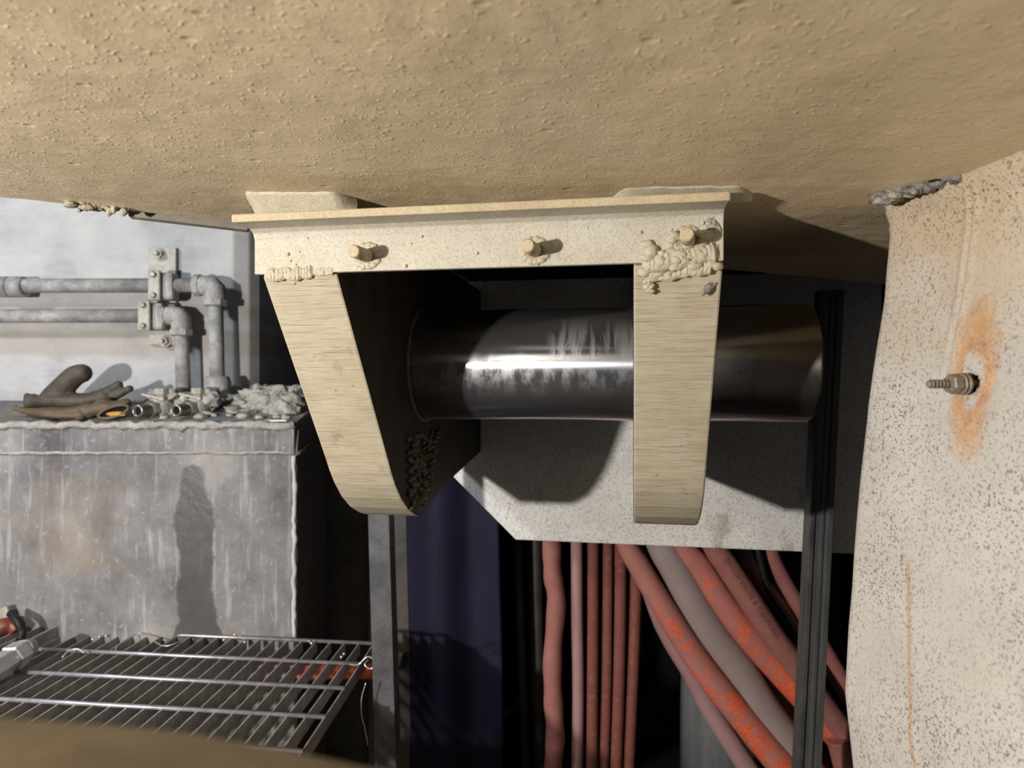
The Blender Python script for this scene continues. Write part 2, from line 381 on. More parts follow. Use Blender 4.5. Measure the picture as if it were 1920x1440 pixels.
# ------------------------------------------------------------------ the setting
ZC = 0.2265                                   # underside of the big steel belly
BACK = [(-1.5, 0.62), (-0.698, 0.946), (-0.422, 1.036), (-0.22, 1.10), (1.2, 1.5)]
def CZ(x): return ZC - 0.040 * x if x > -0.9 else ZC + 0.036
def ceil_z(x, y):
    n = 0.0007 * noise.noise(Vector((x * 38, y * 38, 1.7))) + 0.0007 * noise.noise(Vector((x * 85, y * 85, 4.7))) + 0.002 * noise.noise(Vector((x * 6, y * 6, 9)))
    return CZ(x) + n
mb = MB(); rows = []; nx, ny = 300, 210
for j in range(ny + 1):
    row = []
    for i in range(nx + 1):
        x = -1.5 + 2.7 * i / nx; y0 = -0.35; y1 = lerp_tab(BACK, x)
        y = y0 + (y1 - y0) * j / ny
        row.append(Vector((x, y, ceil_z(x, y))))
    rows.append(row)
vs = mb.grid(rows)
mb.grid([[p, Vector((p.x, p.y, ZC + 0.12))] for p in rows[-1]], False)
mb.grid([[p, Vector((p.x, p.y, ZC + 0.12))] for p in rows[0]], False)
mb.grid([[r[0], Vector((r[0].x, r[0].y, ZC + 0.12))] for r in rows], False)
mb.grid([[r[-1], Vector((r[-1].x, r[-1].y, ZC + 0.12))] for r in rows], False)
mb.grid([[Vector((p.x, rows[0][i].y, ZC + 0.12)), Vector((p.x, p.y, ZC + 0.12))] for i, p in enumerate(rows[-1])], False)
ceiling = tag(mb.build('ceiling', M['ceiling'], None, False), 'tan dusty underside of a large steel body overhead', None, None, 'structure')
# lip strip along the left rear edge, with crusted slag
mb = MB()
a, b = Vector((-0.555, 1.002, 0.020)), Vector((-0.40, 1.052, 0.016)); dr = (b - a).normalized(); nm = Vector((-dr.y, dr.x, 0))
mb.prism([(0, ZC - 0.004), ((b - a).length, ZC - 0.009), ((b - a).length, ZC + 0.03), (0, ZC + 0.03)], a, dr, Z, nm, 0, 0.02, 0.002)
mb.build('edge_lip', M['fore'], ceiling)
def slag(pts, r0, mat, parent, n=26, spread=0.004, amp=0.5):
    mb = MB(); sp = spline(pts, 10)
    for i in range(n):
        p = sp[int(random.random() * (len(sp) - 1))]
        q = p + Vector([random.uniform(-1, 1) * spread for _ in range(3)])
        mb.lump(q, r0 * random.uniform(0.5, 1.2), 2, amp, 1.3, (1.5, 1, 0.8))
    return mb.build('slag', mat, parent)
slag([P(130, 382, .955), P(180, 387, .97), P(236, 393, .988)], 0.0055, M['slag'], ceiling, 34, 0.003, 0.6)
mb = MB()
for (x, y) in ((150, 388), (205, 394), (232, 396), (214, 390)):
    mb.lump(P(x, y, .975), 0.0045, 2, 0.6, 1.4, (1.1, 1, 1.7))
mb.build('slag', M['slag'], ceiling)

# right-hand panel
FAR = [(0.222, 1652), (0.199, 1656), (0.10, 1642), (-0.025, 1612), (-0.15, 1592), (-0.29, 1576), (-0.36, 1570), (-0.45, 1584), (-1.25, 1600)]
DF = 0.82
def panel_pt(s, z):
    """s: metres along the panel from its far rounded edge toward the camera"""
    px_ = lerp_tab(FAR[::-1], z); xf = (px_ - 960) / FPX * DF
    if z > 0.199: xf = (1660 - 960) / FPX * DF
    u = Vector((0.156, -0.988, 0)); nrm = Vector((-0.988, -0.156, 0))
    R = 0.022
    if s < 0:                                   # wrap round the far edge
        th = min(1.0, -s / (R * 1.57)) * 1.5
        p = Vector((xf, DF, z)) + u * (R - R * math.sin(th)) - nrm * (R - R * math.cos(th))
        if -s > R * 1.57: p = p - nrm * (-s - R * 1.57)
    else: p = Vector((xf, DF, z)) + u * (R + s)
    k = max(0, (z - 0.183 + 0.04 * s) / 0.030)             # fillet strip leaning out to the belly
    p = p + nrm * (0.016 * k)
    p = p + nrm * 0.0022 * math.exp(-((z - 0.181 + 0.04 * s) / 0.0028) ** 2)
    # twin weld bead running down
    sb = 0.098 + 0.01 * math.sin(z * 6); amp = 0.0028 * max(0.12, min(1, (z + 0.02) / 0.1)) if z < 0.19 else 0
    for o_ in (0.0, 0.010):
        p = p + nrm * amp * math.exp(-((s - sb - o_) / 0.0026) ** 2)
    return p + nrm * 0.0012 * noise.noise(Vector((s * 20, z * 14, 3)))
PN = Vector((-0.988, -0.156, 0)).normalized(); PU = Vector((0.156, -0.988, 0))
# bolt position on the panel: search for the pixel
best = None
for i in range(0, 240):
    p = panel_pt(i * 0.0015, 0.0)
    e = abs(960 + FPX * p.x / p.y - 1822)
    if best is None or e < best[0]: best = (e, p)
BOLT = best[1].copy(); BOLT.z = 0.0
svals = [-0.30, -0.2, -0.1] + [-0.0346 * (1 - i / 10) for i in range(10)] + [i * 0.0026 for i in range(150)] + [0.39 + i * .05 for i in range(6)]
zvals = [0.226 - i * 0.0034 for i in range(11)] + [0.1886 - i * 0.004 for i in range(170)] + [-0.5 - i * 0.15 for i in range(6)]
mb = MB(); vs = mb.grid([[panel_pt(s, z) for s in svals] for z in zvals])
HR = 0.0085
dead = [f for f in mb.bm.faces if (f.calc_center_median() - BOLT).length < HR * (1 + 0.25 * noise.noise(f.calc_center_median() * 180))]
bmesh.ops.delete(mb.bm, geom=dead, context='FACES')
wall_right = tag(mb.build('wall_right', make_panel(BOLT, 0), None, False), 'speckled beige steel side panel with rust round its bolt', None, None, 'structure')
md = wall_right.modifiers.new('thick', 'SOLIDIFY'); md.thickness = 0.012; md.offset = -1
me = wall_right.data
if (me.polygons[len(me.polygons) // 2].normal).dot(PN) < 0: me.flip_normals()
# added black cup, painting the darkness inside the bolt hole
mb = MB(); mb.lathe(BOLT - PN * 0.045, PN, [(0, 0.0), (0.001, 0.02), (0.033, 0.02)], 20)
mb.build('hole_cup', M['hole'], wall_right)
bolt = thing('anchor_bolt', 'threaded stud with nut and washers sticking out of the rusty panel', 'bolt', BOLT)
rw = [(-.03, .0036)]
for k in range(6): rw += [(.024 + k * .0037, .0043), (.0255 + k * .0037, .0043), (.0262 + k * .0037, .0030), (.0272 + k * .0037, .0030)]
MB().lathe(BOLT, PN, rw + [(.046, .0036), (.047, .0028)], 16).build('threaded_stud', M['bolt'], bolt)
MB().lathe(BOLT, PN, [(.0145, .0088), (.0155, .0098), (.0235, .0098), (.0245, .0085)], 6, False, .4).build('nut', M['bolt'], bolt)
MB().lathe(BOLT, PN, [(.0115, .0095), (.012, .0104), (.0138, .0104), (.0142, .0095)], 24).build('washer', M['bolt'], bolt)
MB().lathe(BOLT, PN, [(.007, .0095), (.0075, .0106), (.0100, .0106), (.0104, .0095)], 24).build('washer', M['bolt'], bolt)
# crusted slag and black-painted gap shade where panel meets the belly
slag([Vector((P(1650, 325, .77).x, .77, ZC - .018)), Vector((P(1720, 325, .73).x, .73, ZC - .018)), Vector((P(1790, 318, .70).x, .70, ZC - .018))], 0.008, M['slag_dark'], ceiling, 30, 0.006, 0.7)
slag([Vector((P(1655, 330, .76).x, .76, ZC - .021)), Vector((P(1760, 338, .715).x, .715, ZC - .022))], 0.006, M['slag'], ceiling, 14, 0.005, 0.6)

mb = MB()  # black lumps painting the shade of small holes between the slag
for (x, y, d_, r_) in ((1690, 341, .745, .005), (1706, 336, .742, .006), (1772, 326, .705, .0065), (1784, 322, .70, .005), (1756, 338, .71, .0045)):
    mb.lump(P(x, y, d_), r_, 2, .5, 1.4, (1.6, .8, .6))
mb.build('gap_shade', M['hole'], ceiling)
# rear, floor and left walls
def structbox(name, c, sx, sy, sz, mat, label, bev=0.0):
    return tag(MB().box(c, sx, sy, sz, bev).build(name, mat), label, None, None, 'structure')
structbox('floor', (0, 1.2, -1.30), 4.2, 4.4, 0.1, M['floor'], 'dark floor far below the grating')
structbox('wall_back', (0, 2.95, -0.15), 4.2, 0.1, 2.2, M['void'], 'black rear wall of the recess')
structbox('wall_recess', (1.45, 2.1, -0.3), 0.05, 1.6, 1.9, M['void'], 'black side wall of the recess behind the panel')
structbox('rear_light_block', (0.58, 2.02, 0.275), 1.64, 1.9, 0.03, M['void'], 'added black cover blocking stray ambient light above the recess')  # added black cover, keeps ambient light from leaking in behind the bracket
# plastered left wall with a chamfered right corner
xe = P(437, 500, 1.9).x
mb = MB()
mb.prism([(-2.4, 1.9), (xe, 1.9), (xe + 0.035, 1.925), (xe + 0.05, 1.96), (xe + 0.05, 2.9), (-2.4, 2.9)], Vector(), X, Y, Z, -1.25, 0.95, 0.004)
tag(mb.build('wall_left', M['concrete']), 'rough grey plastered wall carrying two pipes', None, None, 'structure')

# ------------------------------------------------------------------ weathered block under the wall
xr = P(553, 900, 1.65).x
STX = P(360, 1000, 1.65).x
block = thing('machine_block', 'weathered grey block with a dark wet run down its front', 'block', (-1.1, 1.65, -1.25))
mb = MB()
mb.prism([(1.65, -1.25), (1.65, -0.165), (1.645, -0.163), (1.645, -0.105), (1.66, -0.092), (1.896, -0.045), (1.896, -1.25)], Vector(), Y, Z, X, -2.0, xr, 0.004)
body = mb.build('body', make_block(STX), block)      # its local axes coincide with the world's
body.location = -block.location; body.data.transform(Matrix.Translation(block.location))
mb = MB(); mb.prism([(1.648, -1.25), (1.648, -0.17), (1.66, -0.11), (1.9, -0.06), (1.9, -1.25)], Vector(), Y, Z, X, xr, xr + 0.006, 0.001)
mb.build('side_plate', M['black'], block)
mb = MB(); mb.tube([Vector((xr + .007, 1.65, -.165)), Vector((xr + .007, 1.9, -.12))], 0.005, 8)
mb.build('side_seam', M['conduit'], block)
mb = MB(); pts = [Vector((xr + random.uniform(-.002, .002), 1.646, -0.17 - i * 0.014)) for i in range(32)]
mb.tube(pts, [0.004 + random.random() * 0.003 for _ in pts], 8, jag=0.4)
mb.build('corner_bead', M['concrete'], block)
mb = MB(); pts = [Vector((-1.3 + i * (xr + 1.3) / 50, 1.646 + random.uniform(-.002, .002), -0.098 + random.uniform(-.003, .003))) for i in range(51)]
mb.tube(pts, [0.007 + random.random() * 0.005 for _ in pts], 8, jag=0.5)
mb.build('edge_crust', M['debris'], block)
mb = MB(); pts = [Vector((-1.3 + i * (xr + 1.3) / 50, 1.648, -0.163 + random.uniform(-.0015, .0015))) for i in range(51)]
mb.tube(pts, 0.004, 8, jag=0.5); mb.build('edge_seam', M['debris'], block)

# debris on the ledge
def ledge_z(y): return -0.092 + (y - 1.66) * 0.047 / 0.24
mb = MB()
for i in range(70):
    x = random.uniform(-0.86, xr - 0.03); y = random.uniform(1.70, 1.88)
    mb.lump((x, y, ledge_z(y) + 0.002), random.uniform(0.004, 0.014), 2, 0.6, 1.5, (1.4, 1.2, 0.7))
for (x, y, r) in ((-.62, 1.82, .06), (-.58, 1.78, .05), (-.66, 1.85, .055), (-.55, 1.84, .06), (-.72, 1.83, .035)):
    mb.lump((x, y, ledge_z(y) + 0.004), r, 4, 0.5, 1.5, (1.1, 1, .8))
tag(center(mb.build('debris_heap', M['debris'])), 'heap of grey grit and dust lumps on the ledge corner', 'debris', None, 'stuff')
p = on_plane(514, 791, Vector((0, 1.685, ledge_z(1.685))), Vector((0, -0.19, 1)).normalized())
mb = MB(); mb.prism([(-.032, -.006), (.03, -.004), (.034, .004), (-.03, .006)], p + Z * .001, X, Y, Z, 0, 0.004, 0.001)
tag(center(mb.build('plastic_strip', M['white'])), 'small white strip lying on the dusty ledge', 'strip')

# ------------------------------------------------------------------ pipes on the wall
DP = 1.84                                        # depth of the pipe centres
def W(x, y, d=DP): return P(x, y, d)
def pipe_run(label, y_run, y_slope, x_elbow, y_low, rpx, union_x, y0):
    r = rpx / FPX * DP
    root = thing('water_pipe', label, 'pipe', W(x_elbow, y_low), 'pipes on the plastered wall')
    e = W(x_elbow, y_run)
    MB().tube([Vector((-1.75, DP, e.z - 0.002)), Vector((e.x - r * 2.2, DP, e.z))], r, 18).build('horizontal_pipe', M['pipe'], root)
    MB().tube([Vector((e.x, DP, e.z - r * 2.2)), W(x_elbow + 4, y_low)], r, 18).build('vertical_pipe', M['pipe'], root)
    mb = MB(); pts = [e + Vector((-r * 2.6, 0, 0)), e + Vector((-r * 1.2, 0, 0)), e + Vector((-r * .35, 0, -r * .12)), e + Vector((-r * .05, 0, -r * .45)), e + Vector((0, 0, -r * 1.2)), e + Vector((0, 0, -r * 2.6))]
    mb.tube(pts, r * 1.38, 18)
    mb.lathe(e + Vector((-r * 2.9, 0, 0)), X, [(0, r * 1.3), (0.002, r * 1.55), (r * .9, r * 1.55), (r * .95, r * 1.3)], 8, False)
    mb.lathe(e + Vector((0, 0, -r * 2.9)), Z, [(0, r * 1.3), (0.002, r * 1.6), (r * .9, r * 1.6), (r * .95, r * 1.3)], 8, False)
    mb.build('elbow', M['pipe'], root)
    if union_x:
        for ux in union_x:
            MB().lathe(W(ux, y0) - X * .02, X, [(0, r * 1.1), (0.003, r * 1.45), (0.037, r * 1.45), (0.04, r * 1.1)], 16).build('union', M['pipe'], root)
    return root
p1 = pipe_run('upper dusty pipe turning down at the outer elbow', 535, 0, 404, 742, 13.5, (4, 34), 538)
p2 = pipe_run('lower dusty pipe turning down at the inner elbow', 592, 0, 340, 735, 13.0, None, 0)
MB().lathe(W(408, 748), Z, [(0, .026), (.004, .034), (.045, .034), (.06, .028)], 16).build('reducer', M['pipe'], p1)
# backing strip and clamps
strip = thing('strut_plate', 'flat bracket plate bolted upright to the plastered wall', 'bracket', W(306, 650, 1.89))
mb = MB(); c = W(306, 556, 1.893); mb.box(c, 0.075, 0.012, 0.265, 0.0015); mb.build('plate', M['bracket'], strip)
for (bx, by) in ((299, 477), (309, 640)):
    c = W(bx, by, 1.885); mb = MB()
    mb.lathe(c + Y * .003, -Y, [(0, .017), (.003, .017), (.0035, .014)], 20)
    b = mb.build('washer', M['bracket'], strip)
    mb = MB(); mb.lathe(c, -Y, [(0, .0125), (.010, .0125), (.011, .010)], 6, False); mb.lathe(c - Y * .01, -Y, [(0, .006), (.012, .006), (.013, .004)], 12)
    mb.build('bolt', M['bracket'], strip)
def clamp(x, y, label):
    root = thing('pipe_clamp', label, 'clamp', W(x, y + 25), 'clamps on the wall pipes')
    c = W(x, y, DP - .032); MB().box(c, .032, .012, .078, .004).build('front_bar', M['bracket'], root)
    MB().box(c + Vector((.016, .03, 0)), .052, .045, .072, .008).build('jaw', M['pipe'], root)
    for s_ in (-1, 1):
        mb = MB(); mb.lathe(c + Vector((0, -.005, s_ * .027)), -Y, [(0, .008), (.006, .008), (.0075, .006)], 6, False); mb.build('screw', M['fitting'], root)
clamp(290, 535, 'two-screw clamp on the upper wall pipe')
clamp(271, 592, 'two-screw clamp on the lower wall pipe')

# ------------------------------------------------------------------ valves with threaded nipples
def valve(px_, py_, label):
    tip = P(px_, py_, 1.675); ax = Vector((0.20, 0.97, 0.05)).normalized()    # direction into the valve
    root = thing('ball_valve', label, 'valve', Vector((tip.x, tip.y, ledge_z(1.7))), 'valves on the ledge')
    mb = MB(); rows = [(0, .0105), (0, .0145), (.002, .0155)]
    for k in range(5): rows += [(.004 + k * .006, .0158), (.0062 + k * .006, .0140), (.008 + k * .006, .0140), (.0095 + k * .006, .0158)]
    mb.lathe(tip, ax, [(.03, 0.0), (.03, .0105)] + rows + [(.045, .0145)], 24)
    nip = mb.build('threaded_nipple', M['fitting'], root)
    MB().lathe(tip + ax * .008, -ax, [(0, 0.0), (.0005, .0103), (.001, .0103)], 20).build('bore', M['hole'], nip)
    MB().lathe(tip + ax * .038, ax, [(0, .019), (.003, .023), (.020, .023), (.023, .019)], 6, False).build('hex_nut', M['fitting'], root)
    MB().lathe(tip + ax * .058, ax, [(0, .020), (.004, .027), (.035, .029), (.055, .026), (.075, .024), (.10, .024)], 18).build('valve_body', M['debris'], root)
    s0 = tip + ax * .078 + X * .004
    mb = MB(); mb.lathe(s0, Z, [(0, .013), (.034, .012), (.036, .017), (.050, .017), (.052, .009)], 8, False); mb.build('stem_nut', M['bracket'], root)
    mb = MB(); mb.box(s0 + Vector((-.012, -.012, .030)), .055, .016, .007, .002, (1, .2, -.25), (0, 1, 0), (.25, 0, 1)); mb.build('handle', M['bracket'], root)
    mb = MB()
    for k in range(12): mb.lump(s0 + Vector((random.uniform(-.055, .05), random.uniform(.005, .05), random.uniform(-.03, .036))), random.uniform(.010, .022), 3, .7, 1.6)
    mb.build('caked_dust', M['debris'], root)
valve(257, 771, 'ball valve with open threaded end beside the gloves')
valve(329, 770, 'ball valve with open threaded end below the pipe elbows')

# ------------------------------------------------------------------ gloves
DG = 1.735
def G(x, y, d=DG): return P(x, y, d)
def glove(name, label, tubes, mat, loc, vox=0.0035):
    root = thing(name, label, 'glove', loc, 'leather gloves on the ledge')
    mb = MB()
    for pts, rad, fl in tubes:
        sp = spline(pts, 5); n = len(sp)
        rr = [lerp_tab([(i / (len(rad) - 1), v) for i, v in enumerate(rad)], k / (n - 1)) for k in range(n)]
        mb.tube(sp, rr, 14, True, fl, up=Z)
        mb.lump(sp[-1], rr[-1], 2, 0.05); mb.lump(sp[0], rr[0], 2, 0.05)
    o = mb.build('shell', mat, root)
    m = o.modifiers.new('fuse', 'REMESH'); m.mode = 'VOXEL'; m.voxel_size = vox; m.use_smooth_shade = True
    s_ = o.modifiers.new('soft', 'SMOOTH'); s_.iterations = 3
    return root
gu = glove('work_glove', 'dark worn leather glove with its thumb sticking up', [
    ([G(62, 754), G(100, 750), G(150, 752), G(195, 745)], [.022, .034, .034, .024], .6),
    ([G(98, 746), G(122, 722), G(140, 705), G(154, 700)], [.028, .027, .026, .024], 1.0),
    ([G(180, 746), G(205, 733), G(222, 722)], [.02, .016, .012], .8),
    ([G(185, 752), G(212, 744), G(243, 729)], [.018, .015, .010], .8),
    ([G(66, 757), G(56, 748), G(51, 743)], [.014, .012, .009], .8)], M['leather'], G(120, 768))
gl = glove('work_glove', 'flattened brown leather glove showing a yellow lining', [
    ([G(28, 765, 1.70), G(60, 772, 1.69), G(95, 774, 1.685), G(140, 772, 1.69), G(196, 764, 1.70)], [.008, .016, .024, .022, .026], .62),
    ([G(45, 769, 1.70), G(90, 778, 1.675), G(150, 779, 1.675)], [.010, .014, .014], .6),
    ([G(165, 770, 1.69), G(200, 764, 1.69), G(236, 757, 1.70)], [.020, .021, .014], .75)], M['leather2'], G(120, 788, 1.69))
mb = MB(); c = G(213, 772, 1.668)
ring = [c + Vector((math.cos(a) * .036, 0, math.sin(a) * .013 + math.cos(a) * .010)) for a in [i * math.pi / 12 for i in range(24)]]
mb.tube(ring + [ring[0]], .004, 8, False); mb.build('cuff_rim', M['leather2'], gl)
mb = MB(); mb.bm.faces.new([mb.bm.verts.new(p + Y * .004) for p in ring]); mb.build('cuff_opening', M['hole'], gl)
mb = MB(); mb.lump(c + Vector((.006, .0, -.006)), .011, 3, .2, 1, (2.1, .35, .55)); mb.build('lining', M['lining'], gl)

# ------------------------------------------------------------------ pin bracket: angle, two lugs, studs
TH = math.radians(10.0)
E = Vector((math.cos(TH), -math.sin(TH), 0)); NI = Vector((math.sin(TH), math.cos(TH), 0))   # right along it / into depth
FO = P(1003, 470, 0.84); FO.z = 0
def fl(x, y, wv=0.0):
    p = on_plane(x, y, FO + NI * wv, NI); q = p - FO; return q.dot(E), p.z
def FP(a, z, wv=0.0): return FO + E * a + NI * wv + Z * z
a0, _ = fl(477, 470); a1, _ = fl(1357, 420)
zb = 0.5 * (fl(560, 513)[1] + fl(1100, 495)[1]); zt = 0.1995
b0, b1 = a0 - .001, a1 + .001
bracket = thing('pin_bracket', 'dusty welded bracket of an angle bar and two thick lugs', 'bracket', FP(0, zb, .2))
mb = MB()
mb.prism([(0, zb), (0, zt - .012), (-.004, zt - .004), (-.012, zt), (-.050, zt), (-.050, zt + .009), (.009, zt + .009), (.009, zb)], FO, NI, Z, E, a0, a1, 0.0012)
fo = mb.build('angle_bar', M['flange'], bracket)
mb = MB(); mb.prism([(-.0515, zt - .0006), (-.0515, zt + .0096), (-.047, zt + .0096), (-.047, zt - .0006)], FO, NI, Z, E, b0, b1, 0.0018)
mb.build('angle_lip', M['lip'], bracket)
# lugs
def lug(xl, xr_, yy, ztip, name_w):
    al, ar = fl(xl, yy)[0], fl(xr_, yy)[0]; zc = CZ(FP((al + ar) / 2, 0).x) + .004
    prof = [(0.012, zc), (0.012, zb - 0.0), (0.002, zb - .002), (0.190, ztip + 0.115), (0.203, ztip + 0.096), (0.222, ztip + 0.073), (0.250, ztip + 0.047), (0.285, ztip + 0.024), (0.322, ztip + .008), (0.350, ztip), (0.368, ztip + .003), (0.60, ztip + .040), (0.846, ztip + .066), (0.846, zc - .01)]
    m_ = MB(); m_.prism(prof, FO, NI, Z, E, al, ar, 0.003, 2)
    o = m_.build('lug', M['lug'], bracket)
    # subdivide side faces for material split: scaled steel sides, with their shade painted in as a darker colour
    o.data.materials.append(M['shade_side'])
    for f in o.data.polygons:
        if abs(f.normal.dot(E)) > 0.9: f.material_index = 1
    return al, ar
ZT = -0.234
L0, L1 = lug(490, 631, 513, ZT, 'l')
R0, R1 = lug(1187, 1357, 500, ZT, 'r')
# the weld pads that join the lugs to the belly
def pad(ax0, ax1, slant):
    m_ = MB(); rows = []
    for i in range(25):
        t = i / 24; a_ = ax0 + (ax1 - ax0) * t
        col = []
        for j in range(7):
            s_ = j / 6
            zc = CZ(FP(a_, 0).x) + .002; z_ = zt + .008 + (zc - zt - .008) * s_
            aa = a_ + slant * (1 - s_) * (1 - t) * 1.0
            w_ = -.006 - .034 * s_ * min(1, t * 9) * min(1, (1 - t) * 9) + .003 * noise.noise(Vector((a_ * 60, s_ * 3, 2)))
            col.append(FP(aa, z_, w_))
        col.append(FP(a_ , zc, .05)); rows.append(col)
    m_.grid(rows)
    return m_.build('weld_pad', M['weld'], bracket)
pad(fl(442, 372, -.03)[0], fl(655, 370, -.03)[0], 0.02)
pad(fl(1146, 350, -.03)[0], fl(1418, 343, -.03)[0], 0.012)
# studs with weld collars
for (sx, sy) in ((690, 480), (1004, 470), (1290, 450)):
    a_, z_ = fl(sx, sy)
    base = FP(a_, z_, 0); ax = (-NI * 0.985 - E * 0.10 - Z * 0.02).normalized()
    m_ = MB(); m_.lathe(base, ax, [(-.004, .0082), (.036, .0082), (.038, .0065)], 20); st = m_.build('stud', M['lip'], bracket)
    m_ = MB()
    for k in range(13):
        th = k * 2 * math.pi / 13
        m_.lump(base + E * math.cos(th) * .0135 + Z * math.sin(th) * .0125, .0052, 2, .35, 1, (1.2, .6, 1.1))
    m_.build('weld_collar', M['weld'], st)
# weld beads under the angle, on the lug tops
def bead(p0, p1, r, n, mat, name='weld_bead', sag=0.0, sd=0.0):
    p0, p1 = Vector(p0), Vector(p1); ax = (p1 - p0); ln = ax.length; ax.normalize()
    out = -NI; side = ax.cross(out).normalized(); m_ = MB(); rows = []; N_ = n * 7
    for i in range(N_ + 1):
        t = i / N_; tap = min(1, 14 * t, 14 * (1 - t)) ** .5
        c_ = p0 + ax * (ln * t) + side * (r * .35 * noise.noise(Vector((t * n * .35, sd, 1)))) - Z * sag * math.sin(t * 9)
        rl = r * tap * (1 + .30 * noise.noise(Vector((t * n * .5, sd, 7)))); row = []
        for j in range(15):
            v = -1 + j / 7; ph = (t * n + .55 * v * v + .7 * noise.noise(Vector((t * n * .7, sd, 3)))) % 1.0
            h = rl * .62 * math.sqrt(max(0, 1 - v * v)) * (.80 + .22 * ph) + .0012 * noise.noise(Vector((t * n * 1.3, v * 3, sd))) + .0006 * noise.noise(Vector((t * n * 4, v * 8, sd)))
            row.append(c_ + side * v * rl + out * (h - .0012))
        rows.append(row)
    m_.grid(rows)
    return m_.build(name, mat, bracket)
bead(FP(L0 + .003, zb - .001, .001), FP(L1 - .030, zb + .001, .001), .0088, 17, M['weld'], sd=1)
bead(FP(L1 - .038, zb + .002, .001), FP(L1 - .004, zb + .002, .001), .0055, 6, M['weld'], sd=2)
bead(FP(R0 + .010, zb - .002, .0), FP(R1 - .006, zb + .012, .0), .0125, 11, M['weld'], sd=3)
bead(FP(R0 + .014, zb - .016, .008), FP(R0 + .066, zb - .010, .005), .0075, 7, M['weld'], sd=4)
bead(FP(R0 + .050, zb - .008, .005), FP(R1 - .012, zb - .006, .003), .0095, 7, M['weld'], sd=5)
bead(FP(R1 - .030, zb + .018, .0), FP(R1 - .006, zb + .034, .0), .0085, 5, M['weld'], sd=6)
bead(FP(R1 - .010, zb + .030, .0), FP(R1 - .014, zt - .006, .0), .0075, 6, M['slag'], sd=7)
m_ = MB()
for i in range(64):
    a_ = random.uniform(R0 + .012, R1 - .006); z_ = zb + random.uniform(-.018, .024) + (a_ - R0) * .12
    m_.lump(FP(a_, z_, -.002 + max(0, zb - z_) * .72), random.uniform(.002, .0075), 2, .55, 1.5, (1.25, .75, .9))
for k in range(6): m_.lump(FP(R0 + .016 + .003 * (k % 3), zb - .020 - k * .0022, .013 + k * .001), .0042, 2, .5)
m_.build('weld_blobs', M['weld'], bracket)
# spatter
m_ = MB()
for i in range(46):
    if i < 20: a_, z_ = random.uniform(R0 + .01, R1 - .004), zb + random.uniform(-.02, .055)
    elif i < 32: a_, z_ = random.uniform(L0 + .01, L1 - .006), zb + random.uniform(-.02, .03)
    else: a_, z_ = random.uniform(a0, a1), zb + random.uniform(.005, .06)
    wz = 0.0 if z_ > zb else (zb - z_) * 0.72 + .002
    m_.lump(FP(a_, z_, wz), random.uniform(.0012, .003), 1, .3)
tag(m_.build('spatter', M['weld'], bracket), None, None, None, 'stuff')
# burnt nick on the right lug
a_, z_ = fl(1330, 540, .03)
m_ = MB(); m_.lump(FP(a_, z_, .019), .0095, 3, .4, 1, (1.5, .4, .5), Matrix.Rotation(-.7, 3, 'Y')); m_.build('burnt_nick', M['slag_dark'], bracket)
# ripple weld on the inner side of the left lug
m_ = MB()
for i in range(230):
    t = random.random(); wv = .285 + random.random() * (.10 + .10 * t); z_ = ZT + .020 + .125 * t
    if z_ < ZT + .008 + max(0, wv - .36) * .18 or wv < .262 + max(0, (ZT + .08 - z_)) * .7: continue
    m_.lump(FP(L1 + .001, z_, wv), random.uniform(.006, .014), 2, .45, 1.3, (.38, 1.2, .42))
m_.build('ripple_weld', M['burnt'], bracket)

# ------------------------------------------------------------------ pin
PW = 0.245 + 0.135; PZ = 0.5 * (P(0, 578, 1.2).z + P(0, 787, 1.2).z)
pr = 0.0975
pend = None
for i in range(400):
    a_ = .2 + i * .001; p = FP(a_, PZ, PW - pr)
    p = FP(a_, PZ, PW)
    if 960 + FPX * p.x / p.y > 1516: pend = a_; break
pin_o = FP((L1 + pend) / 2, PZ, PW)
m_ = MB(); m_.lathe(FP(L0 + .02, PZ, PW), E, [(0, pr - .004), (.003, pr), (pend - L0 - .02 - .006, pr), (pend - L0 - .02, pr - .006)], 128)
# local frame of the pin: x along it
o = m_.build('bracket_pin', M['pin'])
o.data.transform(Matrix.Translation(-pin_o)); o.data.transform(Matrix.Rotation(TH, 4, 'Z')); o.location = pin_o; o.rotation_euler = (0, 0, -TH)
tag(o, 'thick polished steel pin lying through the two lugs', 'pin')
for f in o.data.polygons: f.use_smooth = len(f.vertices) == 4
# bore collars on lugs
for aa in (L1,):
    m_ = MB(); ring = [FP(aa + .001, PZ + math.sin(k * math.pi / 24) * (pr + .003), PW + math.cos(k * math.pi / 24) * (pr + .003)) for k in range(49)]
    m_.tube(ring, .0035, 8, False); m_.build('bore_edge', M['burnt'], bracket)

# ------------------------------------------------------------------ back plate
PWB = 0.85
def bp(x, y): return fl(x, y, PWB)
c0 = bp(845, 890); c1 = bp(967, 1012); c2 = bp(1600, 1036)
m_ = MB(); m_.prism([(c0[0] - .02, .256), (c0[0] - .02, c0[1] + .02), (c1[0], c1[1]), (c2[0] + .06, c1[1] - .002), (c2[0] + .06, .256)], FO, E, Z, NI, PWB, PWB + .02, .002)
tag(center(m_.build('back_plate', M['plate'])), 'pale speckled plate with a clipped corner behind the pin', 'plate')

